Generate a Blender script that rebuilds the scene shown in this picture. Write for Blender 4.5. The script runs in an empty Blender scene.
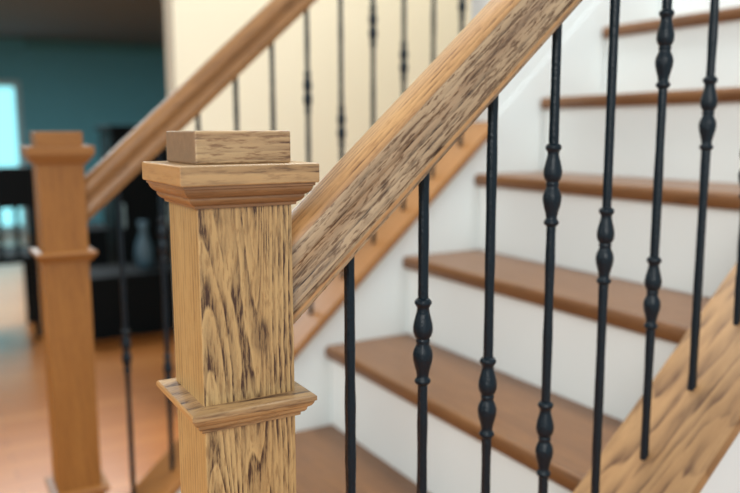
import bpy, bmesh, math, random
from mathutils import Vector, Matrix
random.seed(7)
S = bpy.context.scene
C = S.collection

# ------------------------------------------------------------------ camera
CAM = Vector((-0.2048, -0.6579, -0.0009)); FPX = 781.86
cd = bpy.data.cameras.new('camera'); cam = bpy.data.objects.new('camera', cd); C.objects.link(cam)
yaw, pitch, roll = 0.5199, 0.1464, -0.0032
F = Vector((math.sin(yaw)*math.cos(pitch), math.cos(yaw)*math.cos(pitch), -math.sin(pitch)))
R = Vector((math.cos(yaw), -math.sin(yaw), 0)); U = R.cross(F)
R2 = R*math.cos(roll)+U*math.sin(roll); U2 = -R*math.sin(roll)+U*math.cos(roll)
M = Matrix((R2, U2, -F)).transposed().to_4x4(); M.translation = CAM
cam.matrix_world = M
cd.sensor_width = 36; cd.lens = FPX/740*36
cd.clip_start = 0.02; cd.clip_end = 60
cd.dof.use_dof = True; cd.dof.focus_distance = 0.74
cd.dof.aperture_fstop = 3.3
S.camera = cam

# ------------------------------------------------------------------ world, lights, exposure
w = bpy.data.worlds.new('world'); S.world = w; w.use_nodes = True
wt = w.node_tree; wt.nodes.clear()
wo = wt.nodes.new('ShaderNodeOutputWorld'); wb = wt.nodes.new('ShaderNodeBackground')
wc = wt.nodes.new('ShaderNodeTexCoord'); wd = wt.nodes.new('ShaderNodeVectorMath'); wd.operation = 'DOT_PRODUCT'
wd.inputs[1].default_value = (0.1, 1.0, 0.0)
wr = wt.nodes.new('ShaderNodeValToRGB')
wr.color_ramp.elements[0].position = 0.80; wr.color_ramp.elements[0].color = (0.86, 0.94, 0.98, 1)
wr.color_ramp.elements[1].position = 0.93; wr.color_ramp.elements[1].color = (0.50, 1.15, 1.15, 1)
wt.links.new(wc.outputs['Generated'], wd.inputs[0]); wt.links.new(wd.outputs['Value'], wr.inputs[0])
wt.links.new(wr.outputs[0], wb.inputs[0]); wb.inputs[1].default_value = 0.50
wt.links.new(wb.outputs[0], wo.inputs[0])

def area(name, loc, target, size, power, col):
    l = bpy.data.lights.new(name, 'AREA'); l.shape = 'RECTANGLE'; l.size, l.size_y = size
    l.energy = power; l.color = col
    o = bpy.data.objects.new(name, l); C.objects.link(o); o.location = loc
    o.rotation_euler = (Vector(target)-Vector(loc)).to_track_quat('-Z', 'Y').to_euler()
    return o
area('front_window_light', (-1.6, -2.6, 1.3), (0.3, 0.3, -0.2), (1.6, 1.6), 50, (1.0, 0.99, 0.95))
area('side_window_light', (-2.6, 0.6, 1.0), (0.3, 0.4, -0.2), (1.2, 1.6), 22, (1.0, 0.95, 0.88))
area('stairwell_ceiling_light', (1.2, 0.6, 2.3), (0.9, 0.6, -0.5), (1.0, 0.7), 46, (0.93, 0.99, 1.0))
area('hall_ceiling_light', (1.4, 1.7, 2.2), (1.4, 1.9, 0), (1.6, 0.5), 19, (1.0, 0.94, 0.84))
area('dining_fill_light', (0.4, 5.2, 0.98), (0.4, 5.2, -1), (1.4, 1.4), 62, (0.88, 0.97, 1.0))  # added fill above the view, brightens the teal room; no actual lamp
area('garden_door_daylight', (0.04, 9.3, -0.3), (0.04, 5, -0.6), (1.5, 1.6), 4, (0.30, 0.80, 1.0))
S.view_settings.view_transform = 'Standard'; S.view_settings.look = 'None'
S.view_settings.gamma = 1; S.view_settings.use_curve_mapping = False
S.view_settings.exposure = 0.42

# ------------------------------------------------------------------ materials
def srgb(c):
    return tuple(((x/255)/12.92 if x/255 <= .04045 else ((x/255+.055)/1.055)**2.4) for x in c)+(1,)
class NT:
    def __init__(s, name):
        s.m = bpy.data.materials.new(name); s.m.use_nodes = True; s.t = s.m.node_tree
        s.b = s.t.nodes['Principled BSDF']
    def n(s, k, **kw):
        x = s.t.nodes.new(k)
        for a, v in kw.items(): setattr(x, a, v)
        return x
    def l(s, a, b): s.t.links.new(a, b)
    def math(s, op, a, b=None, c=None, clamp=False):
        x = s.n('ShaderNodeMath', operation=op); x.use_clamp = clamp
        for i, v in enumerate((a, b, c)):
            if v is None: continue
            if isinstance(v, (int, float)): x.inputs[i].default_value = v
            else: s.l(v, x.inputs[i])
        return x.outputs[0]
    def ramp(s, f, stops):
        r = s.n('ShaderNodeValToRGB'); e = r.color_ramp.elements
        while len(e) < len(stops): e.new(0.5)
        for i, (p, c) in enumerate(stops): e[i].position = p; e[i].color = c
        s.l(f, r.inputs[0]); return r.outputs[0]
    def mix(s, f, a, b, mode='MIX'):
        x = s.n('ShaderNodeMix', data_type='RGBA', blend_type=mode)
        for i, v in ((0, f), (6, a), (7, b)):
            if isinstance(v, (int, float)): x.inputs[i].default_value = v
            elif isinstance(v, tuple): x.inputs[i].default_value = v
            else: s.l(v, x.inputs[i])
        return x.outputs[2]

def oak(name, light, mid, dark, axis='X', slope=0.0, ring=45.0, drift=5.0, wob=0.8, strength=0.6, fleck=0.5,
        fleck_scale=1.0, cath=None, cath_z=0.0, porew=.6, fixed=False, rough=0.42, bump=0.25, across='Y'):
    """oak whose grain runs along axis (X tilted up by slope, Y or Z); ring = growth rings per metre across the board"""
    T = NT(name)
    tc = T.n('ShaderNodeTexCoord'); oi = T.n('ShaderNodeObjectInfo')
    rv = T.n('ShaderNodeCombineXYZ'); k = T.math('MULTIPLY', oi.outputs['Random'], 0.0 if fixed else 3.0)
    add = T.n('ShaderNodeVectorMath', operation='ADD')
    mp = T.n('ShaderNodeMapping'); mp.vector_type = 'POINT'
    T.l(tc.outputs['Object'], mp.inputs[0])
    if axis == 'X': mp.inputs['Rotation'].default_value = (0, slope, 0)
    sp = T.n('ShaderNodeSeparateXYZ'); T.l(mp.outputs[0], sp.inputs[0])
    X, Y, Z = sp.outputs
    if axis == 'X': L, A, B = X, Y, Z
    elif axis == 'Y': L, A, B = Y, X, Z
    else: L, A, B = Z, X, Y
    if cath is None:
        if across == 'Z' : A, B = B, A
    cb = T.n('ShaderNodeCombineXYZ'); T.l(L, cb.inputs[0]); T.l(A, cb.inputs[1]); T.l(B, cb.inputs[2])
    rnd = T.n('ShaderNodeCombineXYZ'); T.l(k, rnd.inputs[0]); T.l(k, rnd.inputs[1])
    if cath is None: T.l(cb.outputs[0], add.inputs[0]); T.l(rnd.outputs[0], add.inputs[1]); base = add.outputs[0]
    else: base = cb.outputs[0]
    def noise(sc, detail=3.0, rough_=0.6, off=0.0):
        m = T.n('ShaderNodeMapping'); m.inputs['Scale'].default_value = sc; m.inputs['Location'].default_value = (off, off, off)
        T.l(base, m.inputs[0]); n = T.n('ShaderNodeTexNoise'); n.inputs['Scale'].default_value = 1.0
        n.inputs['Detail'].default_value = detail; n.inputs['Roughness'].default_value = rough_
        T.l(m.outputs[0], n.inputs['Vector']); return n.outputs['Fac']
    broad = noise((5, 28, 28), 2, .5, 3.1)
    wobn = noise((9, 22, 22) if cath is not None else (3.2, 15, 15), 3, .5, 7.7)
    if cath is not None:
        # flat-sawn face: an arch on the left, a V in the middle, straight lines on the right
        x_ = T.math('ADD', A, cath)
        c_ = T.math('COSINE', T.math('MULTIPLY', T.math('SUBTRACT', x_, .012), math.pi/.043))
        z_ = T.math('ADD', T.math('ADD', L, cath_z), T.math('MULTIPLY', x_, 4.6))
        damp = T.math('SUBTRACT', 1.0, T.math('MULTIPLY', T.math('SUBTRACT', x_, .054), 80.0, clamp=True))
        a2 = T.math('MULTIPLY', T.math('MULTIPLY', T.math('MULTIPLY', z_, c_), damp), 17.0/ring)
        a2 = T.math('ADD', a2, T.math('MULTIPLY', T.math('MAXIMUM', T.math('SUBTRACT', x_, .052), 0.0), 190.0/ring))
    else:
        a2 = T.math('ADD', A, T.math('MULTIPLY', B, 0.6))
        a2 = T.math('ADD', a2, T.math('MULTIPLY', k, 0.37))
    ph = T.math('ADD', T.math('MULTIPLY', a2, ring), T.math('MULTIPLY', L, drift))
    ph = T.math('ADD', ph, T.math('MULTIPLY', T.math('SUBTRACT', wobn, .5), wob*6))
    saw = T.math('FRACT', ph)                         # earlywood darkest at the ring line, fading
    band = T.math('POWER', T.math('SUBTRACT', 1.0, saw), 1.7 if cath is None else 1.15)
    edge = T.math('MULTIPLY', saw, 9.0, clamp=True)
    band = T.math('MULTIPLY', band, edge)
    fib = noise((52*fleck_scale, 480*fleck_scale, 480*fleck_scale), 3, .65)
    pore = T.math('MULTIPLY', T.math('SUBTRACT', fib, .44), 6.0, clamp=True)
    if cath is not None:                              # the small dark knot low in the V
        kx = T.math('DIVIDE', T.math('SUBTRACT', x_, .056), .010)
        kz = T.math('DIVIDE', T.math('ADD', T.math('ADD', L, cath_z-.005), .188), .020)
        kd = T.math('ADD', T.math('MULTIPLY', kx, kx), T.math('MULTIPLY', kz, kz))
        knot = T.math('SUBTRACT', 1.25, kd, clamp=True)
    dark1 = T.math('MULTIPLY', band, T.math('ADD', T.math('MULTIPLY', pore, porew), 1-porew))
    pat = noise((14, 60, 60), 2, .5, 1.3)
    patm = T.math('MULTIPLY', T.math('SUBTRACT', pat, .30 if cath is None else .27), 3.0 if cath is None else 4.0, clamp=True)
    dark1 = T.math('MULTIPLY', T.math('MULTIPLY', dark1, patm), strength*1.6, clamp=True)
    if cath is not None: dark1 = T.math('MAXIMUM', dark1, T.math('MULTIPLY', knot, T.math('ADD', T.math('MULTIPLY', pore, .5), .5)))
    fl = noise((50*fleck_scale, 330*fleck_scale, 330*fleck_scale), 3, .65, 5.5)
    flm = T.math('MULTIPLY', T.math('MULTIPLY', T.math('SUBTRACT', fl, .50), 7.0, clamp=True), fleck)
    col = T.mix(broad, srgb(light), srgb(mid))
    col = T.mix(flm, col, srgb(mid))
    dk = T.math('MAXIMUM', dark1, T.math('MULTIPLY', flm, .55))
    col = T.mix(dk, col, srgb(dark))
    T.l(col, T.b.inputs['Base Color'])
    T.b.inputs['Roughness'].default_value = rough
    T.b.inputs['Coat Weight'].default_value = 0.15; T.b.inputs['Coat Roughness'].default_value = 0.25
    h = T.math('SUBTRACT', 1.0, T.math('ADD', T.math('MULTIPLY', dk, .7), T.math('MULTIPLY', fib, .4)))
    bp = T.n('ShaderNodeBump'); bp.inputs['Strength'].default_value = bump; bp.inputs['Distance'].default_value = 0.001
    T.l(h, bp.inputs['Height']); T.l(bp.outputs[0], T.b.inputs['Normal'])
    return T.m

def plain(name, col, rough=.6, metal=0.0, var=0.04, scale=6.0, bump=0.0, bscale=200.0, spec=0.5):
    T = NT(name)
    tc = T.n('ShaderNodeTexCoord'); n = T.n('ShaderNodeTexNoise'); n.inputs['Scale'].default_value = scale
    T.l(tc.outputs['Object'], n.inputs['Vector'])
    c = srgb(col); c2 = tuple(x*(1-var*3) for x in c[:3])+(1,)
    T.l(T.mix(n.outputs['Fac'], c, c2), T.b.inputs['Base Color'])
    T.b.inputs['Roughness'].default_value = rough; T.b.inputs['Metallic'].default_value = metal
    T.b.inputs['Specular IOR Level'].default_value = spec
    if bump:
        n2 = T.n('ShaderNodeTexNoise'); n2.inputs['Scale'].default_value = bscale; n2.inputs['Detail'].default_value = 2
        T.l(tc.outputs['Object'], n2.inputs['Vector'])
        bp = T.n('ShaderNodeBump'); bp.inputs['Strength'].default_value = bump; bp.inputs['Distance'].default_value = .002
        T.l(n2.outputs['Fac'], bp.inputs['Height']); T.l(bp.outputs[0], T.b.inputs['Normal'])
    return T.m

SL = math.atan(.907); NS_, FL_ = .089, -1.150
LT, MD, DK = (214, 178, 126), (186, 142, 92), (92, 58, 34)
m_front = oak('oak_cathedral', (216, 182, 126), (178, 138, 86), (66, 38, 19), 'Z', ring=75, drift=0, wob=.25, strength=1.0, fleck=.68, porew=.62, cath=NS_/2, cath_z=.005+FL_, bump=.4)
m_quarter = oak('oak_quartersawn', (206, 170, 114), (178, 138, 84), (112, 74, 42), 'Z', ring=130, drift=.5, wob=.10, strength=.75, fleck=.38, across='Z')
m_trimx = oak('oak_trim_lengthwise', (204, 168, 118), (150, 112, 74), (68, 43, 30), 'X', ring=70, drift=2, wob=.35, strength=1.0, fleck=.6, across='Z', bump=.4)
m_mold = oak('oak_molding', (160, 122, 82), (126, 90, 58), (70, 42, 27), 'X', ring=110, drift=2, wob=.4, strength=.8, fleck=.45, across='Z')
m_moldy = oak('oak_molding_crosswise', (184, 138, 90), (148, 104, 64), (90, 54, 32), 'Y', ring=110, drift=2, wob=.4, strength=.6, fleck=.35, across='Z')
m_trimy = oak('oak_trim_crosswise', (204, 160, 104), (180, 130, 76), (130, 84, 46), 'Y', ring=90, drift=3, wob=.5, strength=.45, fleck=.30, across='Z')
m_slab = oak('oak_cap_slab', (204, 168, 118), (160, 122, 82), (74, 47, 32), 'X', ring=59.6, drift=.3, wob=.12, strength=1.0, fleck=.45, across='Z', bump=.4, fixed=True)
m_end = plain('oak_end_grain', (150, 118, 86), .7, var=.12, scale=120, bump=.3, bscale=900)
m_block = oak('oak_block', (206, 176, 132), (164, 126, 88), (86, 56, 38), 'X', ring=160, drift=2, wob=.8, strength=.85, fleck=.9, across='Z', bump=.5)
m_railtop = oak('oak_rail_top', (206, 162, 108), (174, 126, 78), (104, 66, 38), 'X', slope=SL, ring=150, drift=1.2, wob=.3, strength=.95, fleck=.5, rough=.36)
m_railside = oak('oak_rail_side', (214, 188, 152), (142, 108, 76), (46, 28, 20), 'X', slope=SL, ring=110, drift=2, wob=.4, strength=.9, fleck=1.0, rough=.26, across='Z', bump=.5)
m_farwood = oak('oak_far', (168, 114, 54), (142, 90, 36), (92, 56, 22), 'Z', ring=60, drift=4, wob=.5, strength=.4, fleck=.3)
m_farx = oak('oak_far_trim', (164, 110, 52), (134, 86, 36), (120, 72, 34), 'X', ring=60, drift=2, strength=.4, fleck=.3, across='Z')
m_farrail = oak('oak_far_rail', (170, 122, 70), (130, 88, 48), (74, 46, 26), 'X', slope=SL, ring=60, drift=2, strength=.6, fleck=.5, across='Z')
m_cap = oak('oak_stringer_cap', (184, 144, 98), (154, 112, 70), (86, 54, 30), 'X', slope=SL, ring=34, drift=7, wob=.75, strength=.80, fleck=.22, porew=.15, bump=.06)
m_farcap = oak('oak_far_stringer_cap', (176, 122, 66), (152, 100, 52), (104, 66, 34), 'X', slope=SL, ring=50, drift=3, wob=.5, strength=.35, fleck=.2)
m_tread = oak('oak_tread', (142, 98, 58), (106, 68, 38), (64, 38, 22), 'Y', ring=50, drift=3, wob=.5, strength=.5, fleck=.3, rough=.38)
m_iron = plain('black_wrought_iron', (3, 26, 38), .36, metal=.0, var=.1, scale=30, bump=.5, bscale=260, spec=.35)
m_white = plain('white_paint', (238, 244, 243), .55, var=.01)
m_cream = plain('cream_wall_paint', (234, 225, 202), .8, var=.01)
m_teal = plain('teal_wall_paint', (98, 172, 190), .8, var=.03)
m_ceil = plain('brown_ceiling_paint', (112, 122, 126), .9, var=.02)
m_black = plain('black_lacquer', (6, 14, 18), .6, spec=.15)
m_frame = plain('window_frame_paint', (170, 200, 205), .5)
m_vase = plain('slate_blue_glaze', (80, 110, 126), .4)
T = NT('window_glass'); T.b.inputs['Transmission Weight'].default_value = 1; T.b.inputs['Roughness'].default_value = 0.0
T.b.inputs['IOR'].default_value = 1.02; T.b.inputs['Base Color'].default_value = (.9, 1, 1, 1); m_glass = T.m
# plank floor
T = NT('plank_floor'); tc = T.n('ShaderNodeTexCoord')
br = T.n('ShaderNodeTexBrick'); br.inputs['Scale'].default_value = 1.0
br.inputs['Brick Width'].default_value = 1.1; br.inputs['Row Height'].default_value = .083; br.inputs['Mortar Size'].default_value = .0012
br.inputs['Color1'].default_value = srgb((212, 140, 74)); br.inputs['Color2'].default_value = srgb((190, 116, 54)); br.inputs['Mortar'].default_value = srgb((70, 40, 22))
T.l(tc.outputs['Object'], br.inputs['Vector'])
mp = T.n('ShaderNodeMapping'); mp.inputs['Scale'].default_value = (2.5, 40, 1); T.l(tc.outputs['Object'], mp.inputs[0])
n = T.n('ShaderNodeTexNoise'); n.inputs['Scale'].default_value = 1.; n.inputs['Detail'].default_value = 4; T.l(mp.outputs[0], n.inputs['Vector'])
T.l(T.mix(T.math('MULTIPLY', n.outputs['Fac'], .6), br.outputs['Color'], srgb((158, 92, 42))), T.b.inputs['Base Color'])
T.b.inputs['Roughness'].default_value = .28; m_floor = T.m

# ------------------------------------------------------------------ helpers
def obj(name, bm, mats, parent=None, base=(0, 0, 0), smooth=False, bevel=0.0, seg=2):
    """bm holds world coordinates; the object's origin goes to base (a child shares its parent's origin)"""
    b = Vector(base) if parent is None else Vector(parent['_base'])
    bmesh.ops.translate(bm, verts=bm.verts, vec=-b)
    bmesh.ops.recalc_face_normals(bm, faces=bm.faces)
    me = bpy.data.meshes.new(name); bm.to_mesh(me); bm.free()
    for m in (mats if isinstance(mats, (list, tuple)) else [mats]): me.materials.append(m)
    if smooth:
        for p in me.polygons: p.use_smooth = True
        if smooth == 'auto': me.set_sharp_from_angle(angle=math.radians(32))
    o = bpy.data.objects.new(name, me); C.objects.link(o)
    o['_base'] = tuple(b)
    if parent is None: o.location = b
    else: o.parent = parent
    if bevel:
        md = o.modifiers.new('bevel', 'BEVEL'); md.width = bevel; md.segments = seg; md.limit_method = 'ANGLE'; md.angle_limit = .6
    return o
def thing(name, label, cat, base=(0, 0, 0), group=None):
    o = bpy.data.objects.new(name, None); C.objects.link(o); o.location = base; o['_base'] = tuple(base)
    o.empty_display_size = .05
    return tag(o, label, cat, group)
def tag(o, label, cat, group=None):
    o['label'] = label; o['category'] = cat
    if group: o['group'] = group
    return o
def struct(name, bm, m, **k):
    o = obj(name, bm, m, **k); o['kind'] = 'structure'; return o
def box(bm, x0, x1, y0, y1, z0, z1, mi=0):
    vs = [bm.verts.new((x, y, z)) for x in (x0, x1) for y in (y0, y1) for z in (z0, z1)]
    for f in ((0, 1, 3, 2), (4, 6, 7, 5), (0, 4, 5, 1), (2, 3, 7, 6), (0, 2, 6, 4), (1, 5, 7, 3)):
        bm.faces.new([vs[i] for i in f]).material_index = mi
    return bm
def nb(): return bmesh.new()
def by_normal(bm, fx, fy):
    """faces looking along X take slot fx, all others slot fy"""
    bm.normal_update()
    for f in bm.faces: f.material_index = fx if abs(f.normal.x) > abs(f.normal.y)*1.01 and abs(f.normal.x) > .2 else fy
    return bm
def ring_loft(prof, x0, x1, y0, y1, cap=True):
    """moulding swept round a square: prof = (overhang, z) from top to bottom"""
    bm = nb(); rings = []
    for o, z in prof:
        rings.append([bm.verts.new(p) for p in ((x0-o, y0-o, z), (x1+o, y0-o, z), (x1+o, y1+o, z), (x0-o, y1+o, z))])
    for a, b in zip(rings, rings[1:]):
        for i in range(4): bm.faces.new((a[i], a[(i+1) % 4], b[(i+1) % 4], b[i]))
    if cap: bm.faces.new(rings[0]); bm.faces.new(rings[-1][::-1])
    return bm
def sweep_x(prof, x0, x1, slope, n=1):
    """closed profile (y, z offset) carried along X on the stair slope, with plumb-cut ends"""
    bm = nb(); rings = []
    for i in range(n+1):
        x = x0+(x1-x0)*i/n
        rings.append([bm.verts.new((x, y, z+slope*x)) for y, z in prof])
    k = len(prof)
    for a, b in zip(rings, rings[1:]):
        for i in range(k): bm.faces.new((a[i], a[(i+1) % k], b[(i+1) % k], b[i]))
    bm.faces.new(rings[0]); bm.faces.new(rings[-1][::-1])
    return bm
def lathe(prof, cx, cy, seg=20, bm=None):
    bm = bm or nb(); rings = []
    for r, z in prof:
        rings.append([bm.verts.new((cx+r*math.cos(2*math.pi*i/seg), cy+r*math.sin(2*math.pi*i/seg), z)) for i in range(seg)])
    for a, b in zip(rings, rings[1:]):
        for i in range(seg): bm.faces.new((a[i], a[(i+1) % seg], b[(i+1) % seg], b[i]))
    bm.faces.new(rings[0][::-1]); bm.faces.new(rings[-1])
    return bm

G = .907                 # rise per run of the flight
FLOOR = -1.150
NS = .089                # newel width
YN, YF = .0445, 1.0885   # centre planes of the two balustrades
X0, Z0, RUN, RISE = .1795, -.943, .228, .2068
WALL_X = 1.152           # where the solid upper wall starts

# ------------------------------------------------------------------ setting
struct('floor', box(nb(), -4, 5, -1.5, 9.1, FLOOR-.05, FLOOR), m_floor)
bm = nb()
def prism_wall(y0, y1, x0, x1, zoff):
    bm = nb(); pts = [(x0, FLOOR), (x1, FLOOR), (x1, zoff+G*x1), (x0, zoff+G*x0)]
    a = [bm.verts.new((x, y0, z)) for x, z in pts]; b = [bm.verts.new((x, y1, z)) for x, z in pts]
    for i in range(4): bm.faces.new((a[i], a[(i+1) % 4], b[(i+1) % 4], b[i]))
    bm.faces.new(a); bm.faces.new(b[::-1]); return bm
CAPT = -1.020; CAPH = .024
struct('wall_near_stringer', prism_wall(-.024, .092, NS+.0005, 1.30, CAPT-CAPH), m_white)
struct('wall_far_stringer', prism_wall(1.040, 1.140, NS+.0005, WALL_X-.0005, CAPT-CAPH), m_white)
struct('wall_stair_side', box(nb(), WALL_X, 3.0, 1.0455, 1.145, FLOOR, 2.4), m_white)
sk = sweep_x([(1.0435, CAPT-.30), (1.0435, CAPT-.002), (1.0442, CAPT), (1.0453, CAPT), (1.0453, CAPT-.30)], WALL_X, 2.2, G)
struct('trim_stair_skirt', sk, m_white)
struct('wall_hall', box(nb(), .650, 5, 2.30, 2.42, FLOOR, 2.4), m_cream)
struct('ceiling', box(nb(), -4, 5, 2.42, 9.1, 1.03, 1.10), m_ceil)
# back wall of the dining room with a glazed door opening (X -0.75 to 0.83)
bm = nb(); box(bm, .83, 5, 9, 9.1, FLOOR, 1.03); box(bm, -4, -.75, 9, 9.1, FLOOR, 1.03); box(bm, -.75, .83, 9, 9.1, .57, 1.03)
struct('wall_back', bm, m_teal)
struct('wall_left', box(nb(), -4.1, -4, 2.42, 9.1, FLOOR, 1.1), m_teal)
struct('wall_right', box(nb(), 5, 5.1, 2.30, 9.1, FLOOR, 1.1), m_teal)
struct('trim_1', box(nb(), .90, 5, 8.96, 8.999, .93, 1.029), plain('teal_crown_paint', (84, 150, 160), .7))
bm = nb(); box(bm, -.75, .83, 9.02, 9.08, .51, .57); box(bm, -.75, .83, 9.02, 9.08, FLOOR, FLOOR+.10)
for x in (-.75, .02, .77): box(bm, x, x+.06, 9.02, 9.08, FLOOR+.10, .51)
wf = struct('window_1', bm, m_frame)
p = obj('pane', box(nb(), -.69, .77, 9.045, 9.05, FLOOR+.10, .51), m_glass, wf)

# ------------------------------------------------------------------ treads and risers
ORD = ['lowest', 'second', 'third', 'fourth', 'fifth', 'sixth', 'seventh', 'eighth']
TT = .0325
for k in range(8):
    xk, zk = X0+k*RUN, Z0+k*RISE
    xe = xk+RUN+.018
    pr = [(xe, zk), (xe, zk-TT)]                      # rounded nosing
    for i in range(9):
        a = -math.pi/2-math.pi*i/8
        pr.append((xk+.009+.009*math.cos(a), zk-TT/2+TT/2*math.sin(a)))
    bm = nb(); y0, y1 = .0925, 1.0395
    a = [bm.verts.new((x, y0, z)) for x, z in pr]; b = [bm.verts.new((x, y1, z)) for x, z in pr]
    n_ = len(pr)
    for i in range(n_): bm.faces.new((a[i], a[(i+1) % n_], b[(i+1) % n_], b[i]))
    bm.faces.new(a); bm.faces.new(b[::-1])
    t = obj('stair_tread', bm, m_tread, base=(xk, .566, zk), bevel=.0015)
    tag(t, 'brown oak stair tread with rounded nosing, %s step of the flight' % ORD[k], 'stair tread', 'oak treads of the staircase')
    zb = FLOOR if k == 0 else Z0+(k-1)*RISE
    r = obj('stair_riser', box(nb(), xk+.018, xk+.032, y0, y1, zb, zk-TT), m_white, base=(xk, .566, zb))
    tag(r, 'white painted stair riser under the %s oak tread' % ORD[k], 'stair riser', 'white risers of the staircase')

# ------------------------------------------------------------------ stringer caps
def cap(y0, y1, x1, mat, label):
    o = obj('stringer_cap', sweep_x([(y0, CAPT-CAPH), (y0, CAPT), (y1, CAPT), (y1, CAPT-CAPH)], NS+.0008, x1, G), mat, base=(NS, (y0+y1)/2, CAPT+G*NS), bevel=.0025)
    tag(o, label, 'stair trim')
cap(-.043, .109, 1.30, m_cap, 'wide sloping oak cap board carrying the near dark iron balusters')
cap(1.025, 1.178, WALL_X-.0006, m_farcap, 'sloping oak cap board carrying the blurred far balusters')

# ------------------------------------------------------------------ newel posts
def newel(y0, label, mf, mq, mx, my, me, mb, mm, mmy, ms):
    x0, x1, y1 = 0, NS, y0+NS
    t = thing('newel_post', label, 'newel post', (NS/2, y0+NS/2, FLOOR))
    bm = box(nb(), x0, x1, y0, y1, FLOOR, -.0466)
    obj('shaft', by_normal(bm, 1, 0), [mf, mq], t, bevel=.0012)
    bm = box(nb(), x0-.0003, x1+.0003, y0-.0003, y1+.0003, -.029, 0)
    o = obj('top_block', by_normal(bm, 1, 0), [mb, me], t, bevel=.0018)
    bm = ring_loft([(.0184, -.0290), (.0194, -.0300), (.0194, -.0455), (.0186, -.0466)], x0, x1, y0, y1)
    obj('cap', by_normal(bm, 1, 0), [ms, my], t, bevel=.0006)
    pr = [(.0165, -.0466), (.0165, -.0490), (.0150, -.0497), (.0146, -.0515), (.0136, -.0535), (.0118, -.0556), (.0096, -.0572),
          (.0090, -.0574), (.0090, -.0592), (.0084, -.0606), (.0070, -.0624), (.0050, -.0638), (.0034, -.0644), (.0030, -.0668), (.0, -.0674)]
    obj('cap_molding', by_normal(ring_loft(pr, x0, x1, y0, y1), 1, 0), [mm, mmy], t)
    for zt, nm in ((-.248, 'collar_molding'), (-.769, 'base_molding')):
        d = zt+.248
        pr = [(.0, -.2450+d), (.0142, -.2472+d), (.0157, -.2485+d), (.0157, -.2525+d), (.0140, -.2535+d), (.0134, -.2555+d), (.0118, -.2580+d),
              (.0088, -.2600+d), (.0082, -.2625+d), (.0066, -.2645+d), (.0040, -.2655+d), (.0036, -.2685+d), (0, -.2690+d)]
        obj(nm, by_normal(ring_loft(pr, x0, x1, y0, y1), 1, 0), [mx, my], t)
    return t
newel(0, 'sharp box newel post with bold dark oak grain and moulded cap, in front', m_front, m_quarter, m_trimx, m_trimy, m_end, m_block, m_mold, m_moldy, m_slab)
newel(1.044, 'blurred orange oak newel post standing farther back at left', m_farwood, m_farwood, m_farx, m_farx, m_farx, m_farx, m_farx, m_farx, m_farx)

# ------------------------------------------------------------------ handrails
def handrail(yc, x1, mt, ms, label):
    TOP, BOT = -.183, -.271
    half = [(.0090, TOP), (.0140, TOP-.0012), (.0190, TOP-.0040), (.0235, TOP-.0085), (.0268, TOP-.0145), (.0290, TOP-.0215), (.0300, TOP-.0290), (.0300, TOP-.0330),
            (.0296, TOP-.0350), (.0276, TOP-.0410), (.0264, TOP-.0480), (.0262, TOP-.0550), (.0272, TOP-.0625), (.0294, TOP-.0690), (.0300, TOP-.0725),
            (.0286, TOP-.0745), (.0270, TOP-.0755), (.0270, TOP-.0775), (.0288, TOP-.0790), (.0292, TOP-.0840), (.0280, BOT-.001), (.0255, BOT)]
    pr = [(yc-y, z) for y, z in half]+[(yc+y, z) for y, z in half[::-1]]
    bm = sweep_x(pr, NS+.0008, x1, G, 1)
    bm.normal_update()
    for f in bm.faces:
        c = f.calc_center_median(); o = c.z-G*c.x
        f.material_index = 0 if (o > TOP-.0125 or TOP-.0865 < o < TOP-.0785) else 1
    o = obj('handrail', bm, [mt, ms], base=(NS, yc, TOP+G*NS), smooth='auto')
    tag(o, label, 'handrail'); return o
handrail(YN, 1.15, m_railtop, m_railside, 'coarse-grained oak handrail rising from the sharp front newel post')
handrail(YF, WALL_X-.0006, m_farrail, m_farrail, 'blurred oak handrail rising from the far left newel post')

# ------------------------------------------------------------------ iron balusters
def bar_mesh(x, y, z0, z1):
    h, c = .0049, .0018; q = [(h, h-c), (h-c, h), (-h+c, h), (-h, h-c), (-h, -h+c), (-h+c, -h), (h-c, -h), (h, -h+c)]
    bm = nb(); n = max(2, int((z1-z0)/.03)); rings = []
    rr = random.Random(int(x*1e4))
    for i in range(n+1):
        s = 1+rr.uniform(-.08, .08); z = z0+(z1-z0)*i/n
        rings.append([bm.verts.new((x+a*s, y+b*s, z)) for a, b in q])
    for a, b in zip(rings, rings[1:]):
        for i in range(8): bm.faces.new((a[i], a[(i+1) % 8], b[(i+1) % 8], b[i]))
    bm.faces.new(rings[0][::-1]); bm.faces.new(rings[-1]); return bm
KN = [(.0062, .056), (.0080, .0545), (.0095, .0520), (.0095, .0490), (.0080, .0465), (.0068, .0440), (.0070, .0400), (.0080, .0350), (.0094, .0290),
      (.0106, .0230), (.0111, .0180), (.0108, .0130), (.0096, .0085), (.0080, .0055), (.0070, .0042), (.0078, .0032), (.0080, .0010), (.0074, -.0008),
      (.0072, -.0030), (.0084, -.0060), (.0102, -.0105), (.0112, -.0155), (.0112, -.0195), (.0104, -.0260), (.0090, -.0320), (.0076, -.0380), (.0066, -.0440),
      (.0068, -.0465), (.0084, -.0485), (.0092, -.0505), (.0088, -.0530), (.0072, -.0550), (.0062, -.056)]
def baluster(i, y, far):
    x = .1725+.092*i if not far else .0735+.0915*i
    zb, zt = CAPT+G*x-.004, -.262+G*x
    single = (i % 2 == 0) if not far else (i % 2 == 1)
    offs = [-.636] if single else [-.472, -.790]
    t = thing('iron_baluster', '', 'baluster', (x, y, zb), 'black iron balusters of the near railing' if not far else 'blurred iron balusters of the far railing')
    obj('bar', bar_mesh(x, y, zb, zt), m_iron, t)
    for o in offs:
        z = o+G*x
        obj('knuckle', lathe([(r, z+h*.88) for r, h in KN][::-1], x, y, 20), m_iron, t, smooth=True)
    return t
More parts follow.
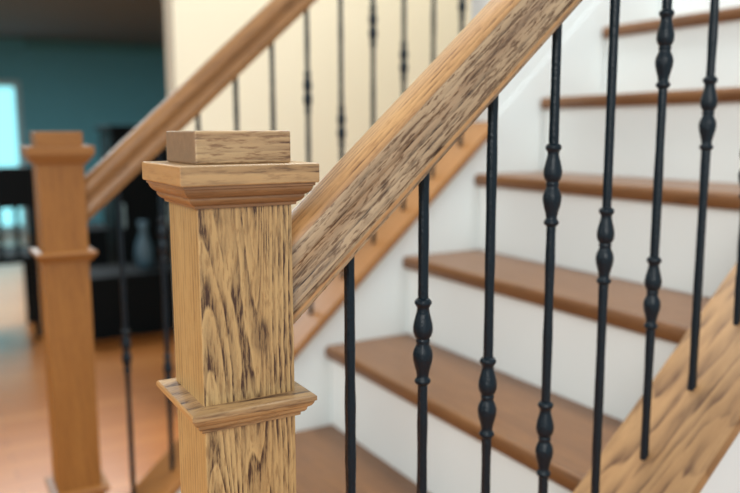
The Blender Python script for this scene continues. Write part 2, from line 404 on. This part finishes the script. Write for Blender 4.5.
NTH = ['first', 'second', 'third', 'fourth', 'fifth', 'sixth', 'seventh', 'eighth', 'ninth', 'tenth', 'eleventh', 'twelfth']
for i in range(8):
    t = baluster(i, YN, False)
    t['label'] = 'black iron baluster with %s, %s from the sharp front newel' % ('one bulbed knuckle' if i % 2 == 0 else 'two bulbed knuckles', NTH[i])
for i in range(1, 12):
    t = baluster(i, YF, True)
    t['label'] = 'out-of-focus black iron baluster, %s up from the far left newel' % NTH[i-1]

# ------------------------------------------------------------------ dining room
def chair(x, y, label):
    t = thing('dining_chair', label, 'chair', (x, y, FLOOR))
    w = .23; z = FLOOR
    bm = nb(); box(bm, x-w, x+w, y, y+.44, z+.43, z+.475); obj('seat', bm, m_black, t, bevel=.01)
    for sx in (-1, 1):
        for yy in (y+.005, y+.40):
            obj('leg', box(nb(), x+sx*(w-.02)-.02, x+sx*(w-.02)+.02, yy, yy+.035, z, z+.43), m_black, t, bevel=.004)
        obj('back_post', box(nb(), x+sx*(w-.02)-.02, x+sx*(w-.02)+.02, y-.001, y+.034, z+.475, z+.94), m_black, t, bevel=.004)
    obj('top_rail', box(nb(), x-w-.02, x+w+.02, y-.006, y+.03, z+.74, z+.965), m_black, t, bevel=.01)
    for i in range(4):
        xx = x-w+.10+i*.087
        obj('slat', box(nb(), xx-.012, xx+.012, y+.005, y+.022, z+.475, z+.74), m_black, t)
    return t
chair(.10, 4.0, 'black slat-back dining chair silhouetted before the bright glazed door')
t = thing('side_cabinet', 'tall black cabinet in the dark teal room beyond the stairs', 'cabinet', (1.12, 4.5, FLOOR))
obj('body', box(nb(), .84, 1.44, 4.4, 4.8, FLOOR, FLOOR+1.16), m_black, t, bevel=.01)
obj('top_board', box(nb(), .82, 1.46, 4.37, 4.82, FLOOR+1.16, FLOOR+1.19), m_black, t, bevel=.005)
for a in (.86, 1.145):
    d = obj('door', box(nb(), a, a+.275, 4.385, 4.3995, FLOOR+.08, FLOOR+1.10), m_black, t, bevel=.004)
    obj('handle', box(nb(), a+.02, a+.032, 4.36, 4.3849, FLOOR+.55, FLOOR+.70), m_frame, d)
t = thing('blanket_chest', 'long low black chest before the tall black cabinet, holding the vase', 'chest', (.82, 3.9, FLOOR))
obj('body', box(nb(), .47, 1.16, 3.76, 4.12, FLOOR, FLOOR+.335), m_black, t, bevel=.006)
obj('lid', box(nb(), .455, 1.175, 3.745, 4.135, FLOOR+.335, FLOOR+.36), m_black, t, bevel=.006)
t = thing('side_table', 'small black side table between the far newel and tall cabinet', 'table', (.70, 4.55, FLOOR))
obj('tabletop', box(nb(), .55, .81, 4.38, 4.80, FLOOR+.52, FLOOR+.55), m_black, t, bevel=.005)
obj('body', box(nb(), .57, .79, 4.40, 4.78, FLOOR, FLOOR+.52), m_black, t, bevel=.005)
vp = [(.035, 0), (.05, .03), (.055, .08), (.045, .14), (.025, .19), (.02, .23), (.03, .27), (.026, .272)]
o = obj('vase', lathe([(r, FLOOR+.36+h) for r, h in vp], .90, 3.94, 20), m_vase, base=(.90, 3.94, FLOOR+.36), smooth=True)
tag(o, 'slim grey-blue vase standing on the long low black chest', 'vase')

for o in S.objects:
    if '_base' in o: del o['_base']
